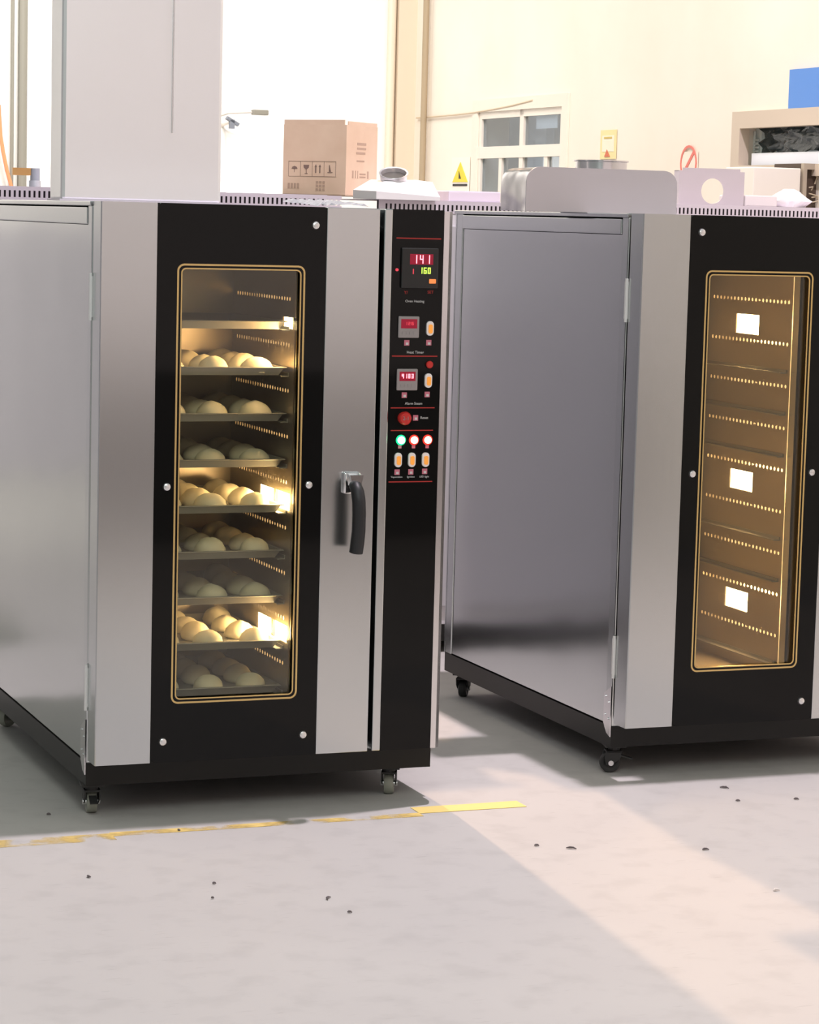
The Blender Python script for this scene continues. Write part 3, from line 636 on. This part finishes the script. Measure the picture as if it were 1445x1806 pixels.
# ---------------------------------------------------------------- things standing on and behind the ovens
def slotted(name, length, hgt, slots, m_label, loc, parent=None, pitch=0.017, start=0.02):
    e = empty(name, loc, YAW)
    b = MB(); holes = [(start+k*pitch, hgt*0.22, start+k*pitch+pitch*0.45, hgt*0.68) for k in range(slots)]
    perforated(b, 0, 0, length, 0, hgt, [], holes, lambda u, v: (u, 0, v))
    b.box(0, 0, hgt, length, 0.06, hgt+0.002); b.build('slotted_face', film, e)
    MB().box(0.0, 0.012, 0.0, length, 0.02, hgt).build('slot_shade', mat('slot_shade_dark', (0.05, 0.04, 0.05), 0.6), e)  # dark sheet standing for the shade inside the slots
    tag(e, m_label, 'vent strip'); return e

# tall steel flue hood on the left oven
def l1(px, py, ly):
    d = fwd*FPX + R2*(px-722.5) - U2*(py-903); n = Vector((-sY, cY, 0)); P0 = L(0, ly)
    P = Vector((0, 0, CH)) + d*(((P0-Vector((0, 0, CH))).dot(n))/d.dot(n)); v = P-O1; return cY*v.x+sY*v.y, P.z
DY = 0.55; dx0, dx1 = l1(108, 352, DY)[0], l1(390, 352, DY)[0]
fh = empty('flue_duct', L(dx0, DY, H), YAW)
fd = mat('filmed_bright_steel', (0.88, 0.89, 0.90), 0.3, 0.8); noise_bump(fd, 1.5, 0.25, 0.04, (1, 1, 0.4), 1)
MB().box(0, 0, 0, dx1-dx0, 0.16, 0.95, bev=0.012).build('duct_body', fd, fh)
b = MB(); b.box(-0.006, -0.006, 0, dx1-dx0+0.006, 0.166, 0.006); b.build('duct_flange', film, fh)
MB().box(0.350, -0.003, 0.22, 0.355, 0.0, 0.95).build('duct_seam', steel, fh)
tag(fh, 'tall rectangular steel flue duct standing on the left oven', 'duct')

# hood on the right oven
LO2 = lambda x, y, z: L(x, y, z, O2)
def onp2(px, py, ly):
    d = fwd*FPX + R2*(px-722.5) - U2*(py-903); n = Vector((-sY, cY, 0)); P0 = L(0, ly, 0, O2)
    P = Vector((0, 0, CH)) + d*(((P0-Vector((0, 0, CH))).dot(n))/d.dot(n)); v = P-O2; return cY*v.x+sY*v.y, P.z
HY = 0.42; hx0, hzt = onp2(930, 291, HY); hx1, _ = onp2(1196, 300, HY); hb_ = H*1.004
e = empty('extraction_hood', LO2(hx0, HY, hb_), YAW)
w_ = hx1-hx0; h_ = hzt-hb_-0.004; r_ = 0.05
def hp(ins): 
    P = [(0+ins, 0), (w_-ins, 0)]
    for k in range(7): a = math.radians(90*k/6); P.append((w_-ins-r_+r_*math.cos(a), h_-ins-r_+r_*math.sin(a)))
    for k in range(7): a = math.radians(90+90*k/6); P.append((ins+r_+r_*math.cos(a), h_-ins-r_+r_*math.sin(a)))
    return P
MB().prism(hp(0), 0.0, 0.006, 'y').build('hood_face', mat('hood_film', (0.60, 0.57, 0.60), 0.4, 0.6), e, 40)
hs_ = mat('hood_wrap_steel', (0.66, 0.65, 0.66), 0.18, 1.0); noise_bump(hs_, 4, 0.5, 0.04, detail=2)
MB().prism(hp(0.002), 0.006, 0.22, 'y').build('hood_wrap', hs_, e, 40)
cxr = onp2(1041, 285, HY+0.2)[0]-hx0
b = MB(); b.lathe([(0.088, 0), (0.088, 0.026), (0.094, 0.028), (0.094, 0.032), (0.084, 0.032), (0.084, 0)], 36, Matrix.Translation((cxr, 0.11, h_-0.002))); b.build('outlet_ring', hs_, e, 40)
tag(e, 'wide steel extraction hood with rounded corners on the right oven', 'hood')

# row of ovens behind with slotted tops
def back_cabinet(x, y, wd, ztop, label, slots, pitch, flat=0.0):
    e = empty('oven_cabinet', L(x, y, 0), YAW)
    b = MB(); b.box(0, 0, 0.12, wd, 0.9, ztop-0.05, bev=0.004); b.build('cabinet_body', mat('pale_reflected_grey', (0.66, 0.64, 0.67), 0.5), e)  # hidden body coloured pale to brighten the reflection in the oven side
    MB().box(0.15, -0.02, 0.2, wd-0.2, 0.0, ztop-0.1, bev=0.004).build('cabinet_door', mat('grey_paint', (0.5, 0.49, 0.52), 0.4), e)
    b = MB(); b.box(0, 0, 0.05, wd, 1.0, 0.12); b.build('base_frame', blackpaint, e)
    for cx_, cy_ in ((0.06, 0.06), (wd-0.06, 0.06), (0.06, 0.94), (wd-0.06, 0.94)): MB().cyl((cx_-0.012, cy_, 0.03), (cx_+0.012, cy_, 0.03), 0.03, n=16).build('wheel', rubber, e, 40)
    b = MB(); hgt = 0.05
    holes = [(0.03+k*pitch, 0.010, 0.03+k*pitch+pitch*0.42, 0.036) for k in range(slots)]
    perforated(b, 0, 0, wd, 0, hgt, [], holes, lambda u, v: (u, -0.002, v+ztop-0.05)); b.box(0, -0.002, ztop, wd, 0.9, ztop+0.002)
    v = b.build('slotted_vent', film, e)
    MB().box(0, 0.012, ztop-0.05, wd, 0.02, ztop).build('vent_shade', mat('slot_shade_dark', (0.05, 0.04, 0.05), 0.6), v)  # dark sheet put behind the vent slots to imitate shade
    tag(e, label, 'oven cabinet'); return e
x0_, z0_ = l1(668, 353, 2.6); x1_, _ = l1(960, 353, 2.6)
back_cabinet(x0_, 2.6, x1_-x0_, z0_+0.002, 'steel cabinet behind the two ovens, slotted vent top showing between them', 56, 0.0195)
x2_, z2_ = l1(1190, 361, 2.6)
back_cabinet(x2_-0.22, 2.6, 1.75, z2_+0.002, 'steel cabinet behind the right oven, slotted vent top at right edge', 88, 0.0192)
xa_, zA = l1(-60, 331, 2.6); xb_, zA = l1(577, 345, 2.6)
back_cabinet(xa_, 2.6, xb_-xa_, zA, 'steel cabinet behind the left oven, slotted vent top showing at far left', 78, 0.0195)
zA += 0.004
# cardboard box
YB = 11.0
c0 = at(609, 353, YB); c0.z = zA
bx = empty('cardboard_box', c0, math.radians(-29))
w_, d_, h_ = 0.245, 0.205, 0.234
bx.scale = (1.29, 1.29, 1.29)
def face_box(b, *a): b.box(*a)
b = MB(); t_ = 0.004
b.box(-w_, 0, 0, 0, t_, h_); b.box(-w_, d_-t_, 0, 0, d_, h_); b.box(-t_, t_, 0, 0, d_-t_, h_); b.box(-w_, t_, 0, -w_+t_, d_-t_, h_); b.box(-w_, 0, 0, 0, d_, t_)
b.build('box_body', card, bx)
def flap(x0, y0, x1, y1, h, tilt, axis):
    b = MB(); b.box(x0, y0, 0, x1, y1, h); o = b.build('box_flap', card, bx, loc=(0, 0, h_)); return o
flap(-w_+0.002, 0.0, -0.008, t_, 0.016, 0, 0); flap(-t_, 0.012, 0, d_-0.004, 0.012, 0, 0)
fy = -0.0006
pr = MB(); zx = 0.075; x0_ = -w_+0.022; x1_ = -0.038
for (xa, za, xb, zb_) in ((x0_, 0.062, x1_, 0.0632), (x0_, 0.112, x1_, 0.1132), (x0_, 0.062, x0_+0.0012, 0.113), (x1_-0.0012, 0.062, x1_, 0.113)) : pr.box(xa, fy, za, xb, 0, zb_)
cw = (x1_-x0_)/4
for k in (1, 2, 3): pr.box(x0_+cw*k, fy, 0.062, x0_+cw*k+0.0009, 0, 0.113)
cx = x0_+cw*.5; pr.prism([(cx-.012, .087), (cx-.008, .094), (cx, .097), (cx+.008, .094), (cx+.012, .087)], fy, 0, 'y'); pr.box(cx-.0007, fy, .076, cx+.0007, 0, .09)
cx = x0_+cw*1.5; pr.prism([(cx-.011, .101), (cx+.011, .101), (cx+.009, .091), (cx, .084), (cx-.009, .091)], fy, 0, 'y'); pr.box(cx-.001, fy, .072, cx+.001, 0, .085); pr.box(cx-.006, fy, .071, cx+.006, 0, .073)
cx = x0_+cw*2.5
for s_ in (-.009, .007): pr.box(cx+s_-.002, fy, .074, cx+s_+.002, 0, .094); pr.prism([(cx+s_-.005, .094), (cx+s_+.005, .094), (cx+s_, .103)], fy, 0, 'y')
cx = x0_+cw*3.5; pr.prism([(cx-.010, .075), (cx+.010, .075), (cx+.010, .078), (cx-.010, .078)], fy, 0, 'y'); pr.prism([(cx-.004, .079), (cx+.004, .079), (cx-.001, .101), (cx-.004, .1)], fy, 0, 'y')
pr.build('handling_symbols', ink, bx)
pr = MB()
for k in range(4): pr.box(-w_+0.02+k*0.012, fy, 0.022, -w_+0.028+k*0.012, 0, 0.04)
for k in range(3):
    for j in range(3): pr.box(-0.115+k*0.013, fy, 0.016+j*0.012, -0.106+k*0.013, 0, 0.024+j*0.012)
pr.build('printed_text', ink_l, bx)
pr = MB()
for (ya, za, yb2, zb2) in ((.07, .17, .13, .178), (.07, .155, .13, .162), (.065, .14, .125, .147), (.07, .115, .12, .12), (.04, .06, .05, .085), (.06, .06, .066, .085), (.075, .06, .081, .085), (.09, .062, .13, .067), (.09, .072, .13, .077), (.14, .06, .15, .085)):
    pr.box(0, ya, za, 0.0006, yb2, zb2)
pr.build('printed_text', ink_l, bx)
tag(bx, 'open cardboard box with printed handling symbols standing on the left oven', 'box')

# film edge and white cowl with collar
cw0 = at(697, 352, 10.62); cw0.z = z0_+0.004
cow = empty('steel_cowl', cw0, YAW+0.1); cow.scale = (1.22, 1.22, 1.22)
b = MB()
B0 = [(-0.115, -0.09), (0.125, -0.09), (0.125, 0.09), (-0.115, 0.09)]; T0 = [(-0.06, -0.06), (0.11, -0.06), (0.11, 0.07), (-0.06, 0.07)]
v0 = [b.bm.verts.new((x, y, 0.0)) for x, y in B0]; v1 = [b.bm.verts.new((x, y, z)) for (x, y), z in zip(B0, (0.026, 0.012, 0.03, 0.03))]; v2 = [b.bm.verts.new((x, y, z)) for (x, y), z in zip(T0, (0.06, 0.062, 0.07, 0.066))]
b.bm.faces.new(v0[::-1]); b.bm.faces.new(v2)
for A, B in ((v0, v1), (v1, v2)):
    for i in range(4): b.bm.faces.new((A[i], A[(i+1) % 4], B[(i+1) % 4], B[i]))
b.build('cowl_body', whitepl, cow)
b = MB(); Mt = Matrix.Translation((-0.012, -0.01, 0.056)) @ Matrix.Rotation(0.38, 4, 'X') @ Matrix.Rotation(-0.2, 4, 'Y')
b.lathe([(0.044, 0.0), (0.047, 0.034), (0.050, 0.036), (0.0485, 0.038), (0.044, 0.036), (0.041, 0.0)], 32, Mt); b.build('collar', mat('collar_steel', (0.78, 0.76, 0.78), 0.3, 0.7), cow, 40); b = MB(); b.lathe([(0, 0.022), (0.0425, 0.022), (0.0425, 0.016), (0, 0.016)], 32, Mt); b.build('collar_mouth_shade', mat('collar_shade_dark', (0.14, 0.13, 0.12), 0.4, 0.5), cow, 40)  # dark disc stands for the shade in the collar's mouth
tag(cow, 'white sloped metal cowl with a tilted round collar beside the cardboard box', 'duct cowl')
pfm = mat('clear_film', (0.78, 0.80, 0.82), 0.2, spec=0.6); noise_bump(pfm, 40, 0.6, 0.01)
b = MB(); nx = 12
P = [[b.bm.verts.new((0.18*i/nx, 0.35*j/4, 0.002+0.012*abs(math.sin(i*1.7+j))*(1 if 0 < i < nx else 0.2)+0.012*j/4)) for j in range(5)] for i in range(nx+1)]
for i in range(nx):
    for j in range(4): b.bm.faces.new((P[i][j], P[i+1][j], P[i+1][j+1], P[i][j+1]))
bmesh.ops.solidify(b.bm, geom=b.bm.faces[:], thickness=0.001)
o = b.build('plastic_film', pfm, None, 60, loc=L(0.72, 0.16, H+0.001), rz=YAW); tag(o, 'crumpled strip of clear plastic film on top of the left oven', 'plastic film')

# box with round hole
HY2 = 2.9; a0, ztop = l1(1199, 300, HY2); a1, _ = l1(1314, 305, HY2); hbb = z2_+0.004
e = empty('junction_duct', L(a0, HY2, hbb), YAW)
w_ = a1-a0; h_ = ztop-hbb; hc = l1(1257, 337, HY2); hxc, hzc = hc[0]-a0, hc[1]-hbb; hr = 0.056
def holeplate(y0, y1, name):
    b = MB(); n = 32; C = [(hxc+hr*math.cos(2*math.pi*k/n), max(0.004, hzc+hr*math.sin(2*math.pi*k/n))) for k in range(n)]
    O = []
    for k in range(n):
        a = 2*math.pi*k/n; dx, dz = math.cos(a), math.sin(a); ts = []
        if dx > 1e-9: ts.append((w_-hxc)/dx)
        if dx < -1e-9: ts.append(-hxc/dx)
        if dz > 1e-9: ts.append((h_-hzc)/dz)
        if dz < -1e-9: ts.append(-hzc/dz)
        t = min(ts); O.append((hxc+dx*t, hzc+dz*t))
    # snap the nearest samples to the corners
    for cxn, czn in ((0, 0), (w_, 0), (w_, h_), (0, h_)):
        k = min(range(n), key=lambda i: (O[i][0]-cxn)**2+(O[i][1]-czn)**2); O[k] = (cxn, czn)
    b.frame(O, C, y0, y1, 'y'); return b.build(name, film2, e)
film2 = mat('grey_film_steel', (0.56, 0.52, 0.55), 0.4, 0.5)
holeplate(0, 0.004, 'front_plate')
b = MB(); b.box(0, 0.004, 0, 0.004, 0.05, h_); b.box(w_-0.004, 0.004, 0, w_, 0.05, h_); b.box(0, 0.004, h_-0.004, w_, 0.05, h_); b.box(0.02, 0.004, h_, w_-0.02, 0.01, h_+0.012); b.build('side_plates', film2, e)
tag(e, 'lavender grey metal box with a round hole, right of the extraction hood', 'duct box')

# white carton lids on the cabinets
for (xa, ya, xb, yb3, ly, zb4, m, name, lab, cat) in (
    (792, 336, 884, 352, 2.75, z0_+0.004, film, 'flat_panel', 'flat lavender filmed panel lying on the cabinet left of the hood', 'panel'),
    (1315, 344, 1372, 360, 2.9, z2_+0.004, mat('pale_tin', (0.66, 0.62, 0.60), 0.5), 'metal_tin', 'low grey metal tray right of the box with round hole', 'tin')):
    a, za = l1(xa, ya, ly); c, _ = l1(xb, ya, ly); o = MB().box(0, 0, 0, c-a, 0.25, za-zb4, bev=0.006).build(name, m, None, loc=L(a, ly, zb4), rz=YAW); tag(o, lab, cat)
a, za = l1(1392, 334, 3.0); o = MB()
o.lathe([(0, 0), (0.07, 0), (0.085, 0.03), (0.06, 0.07), (0.03, 0.085), (0, 0.08)], 20)
for v in o.bm.verts: v.co.x *= 1+0.3*math.sin(v.co.z*60+v.co.y*30); v.co.y *= 1+0.2*math.cos(v.co.x*40)
tag(o.build('crumpled_bag', whitepl, None, 60, loc=L(a, 3.0, z2_+0.004)), 'crumpled white plastic bag under the wall opening at right', 'bag')
# cream cabinet with dark machine under the hatch
a, za = l1(1330, 294, 4.2); c, _ = l1(1500, 294, 4.2); m_, zm = l1(1414, 288, 4.2)
e = empty('electrical_cabinet', L(a, 4.2, 0), YAW)
MB().box(0, 0, 0, m_-a, 0.3, za, bev=0.006).build('cabinet_body', mat('cream_cabinet', (0.84, 0.80, 0.72), 0.5), e)
tag(e, 'cream cabinet against the right wall below the opening', 'cabinet')
e = empty('open_machine', L(m_+0.01, 4.2, 0), YAW)
wm = c-m_
b = MB(); b.box(0, 0.02, 0, wm, 0.3, zm, bev=0.004); b.build('machine_back', mat('dark_brown_metal', (0.07, 0.045, 0.03), 0.6), e)
b = MB(); b.frame([(0, 1.6), (wm, 1.6), (wm, zm), (0, zm)], [(0.02, 1.92), (wm-.02, 1.92), (wm-.02, zm-.03), (0.02, zm-.03)], -0.01, 0.02, 'y'); b.build('machine_frame', mat('tan_metal', (0.42, 0.36, 0.28), 0.5), e)
b = MB(); rd = random.Random(3)
for k in range(9):
    p = Vector((0.03+rd.random()*(wm*0.4), 0.005, 1.95+rd.random()*0.12)); q = p+Vector((rd.uniform(-.06, .06), 0, rd.uniform(-.06, .06))); b.tube([p, (p+q)/2+Vector((0.01, -0.01, 0.01)), q], 0.004, 6)
b.build('wiring', mat('tan_wire', (0.5, 0.42, 0.3), 0.5), e)
tag(e, 'dark open machine with wiring at the right edge below the wall opening', 'machine')
# can and valve at far left behind the left oven
a, za = l1(61, 296, 3.0); c, _ = l1(82, 296, 3.0)
e = empty('gas_can', L((a+c)/2, 3.1, zA), YAW); za -= zA
MB().cyl((0, 0, 0), (0, 0, za-0.05), (c-a)/2, n=24).build('can_body', mat('pale_blue_steel', (0.62, 0.66, 0.70), 0.3, 0.6), e, 40)
MB().cyl((0, 0, za-0.05), (0, 0, za), (c-a)/2*0.8, n=24).build('can_cap', mat('slate', (0.35, 0.38, 0.42), 0.4), e, 40)
MB().box(-(c-a)/2-0.07, -0.01, za-0.03, -(c-a)/2+0.005, 0.01, za+0.0).build('can_tap', mat('brass', (0.6, 0.36, 0.14), 0.3, 0.8), e)
tag(e, 'pale steel can with a brass tap on the cabinet left of the tall duct', 'can')

# ---------------------------------------------------------------- floor line, scraps
yl = mat('worn_shaded_yellow', (0.80, 0.60, 0.20), 0.6)  # worn paint, faded further to imitate the line's loss in shadow
def line_mat():
    nt = yl.node_tree; b = nt.nodes['Principled BSDF']; tc = nt.nodes.new('ShaderNodeTexCoord'); n = nt.nodes.new('ShaderNodeTexNoise'); n.inputs['Scale'].default_value = 6; n.inputs['Detail'].default_value = 8
    r = nt.nodes.new('ShaderNodeValToRGB'); r.color_ramp.elements[0].position = 0.44; r.color_ramp.elements[1].position = 0.62
    nt.links.new(tc.outputs['Object'], n.inputs['Vector']); nt.links.new(n.outputs['Fac'], r.inputs[0]); nt.links.new(r.outputs[0], b.inputs['Alpha'])
line_mat()
b = MB(); b.box(-1.2, -0.195, 0.0005, 0.02, -0.115, 0.0015); b.box(0.02, -0.15, 0.0005, 1.00, -0.105, 0.0015); b.box(2.9, -0.1, 0.0005, 3.3, -0.02, 0.0015)
struct(b.build('trim_5', yl, None, loc=O1, rz=YAW))
yl2 = mat('yellow_paint', (0.85, 0.66, 0.22), 0.6)
struct(MB().box(1.00, -0.115, 0.0005, 1.36, -0.035, 0.0018).build('trim_6', yl2, None, loc=O1, rz=YAW))
def floorpt(px, py):
    d = fwd*FPX + R2*(px-722.5) - U2*(py-903); return Vector((0, 0, CH)) + d*(-CH/d.z)
scr = mat('dark_scrap', (0.13, 0.11, 0.11), 0.7)
SCR = [(157, 1548, 'small dark leaf scrap on the floor at lower left'), (378, 1560, 'dark crumb on the floor below the left oven middle'), (580, 1586, 'thin dark splinter on the floor near the bottom centre'), (1008, 1498, 'curved dark shaving in the sunlit strip of floor'),
       (1278, 1391, 'forked dark scrap on the floor before the right oven'), (1302, 1414, 'dark speck just below the forked scrap'), (1405, 1411, 'dark speck near the right edge of the floor'), (617, 1611, 'grey crumb on the floor right of the thin splinter'),
       (375, 1586, 'tiny dark speck under the dark crumb'), (316, 1466, 'dark scrap at the shadow edge of the left oven'), (86, 1438, 'dark speck left of the front caster'), (1245, 1500, 'grey smudge of dirt right of the sunlit strip'), (1370, 1572, 'pale chip on the floor at lower right'), (947, 1493, 'small brown chip left of the curved shaving')]
for i, (px, py, lab) in enumerate(SCR):
    p = floorpt(px, py); rd = random.Random(i); ln = (0.018, 0.010, 0.026, 0.03, 0.03, 0.014, 0.016, 0.012, 0.007, 0.012, 0.012, 0.02, 0.02, 0.014)[i]
    pts = [(-ln/2, 0, 0.004), (-ln/6, ln*0.15, 0.005), (ln/5, ln*0.1, 0.005), (ln/2, -ln*0.1, 0.003)]
    b = MB().tube(pts, [0.0018, 0.0035, 0.003, 0.0012], 6)
    if i == 4: b.tube([(0, 0.002, 0.004), (0.004, 0.016, 0.005)], 0.002, 6)
    o = b.build('floor_scrap', mat('pale_chip', (0.75, 0.70, 0.66), 0.7) if 'pale' in lab else scr, None, 60, loc=(p.x, p.y, 0)); o.rotation_euler.z = [2.2, .3, 1.4, -.1, -.2, 0, 0, .2, .1, 2.2, 0.1, 0.3, 0.5, 0.2][i]
    tag(o, lab, 'scrap', 'scraps on the workshop floor')
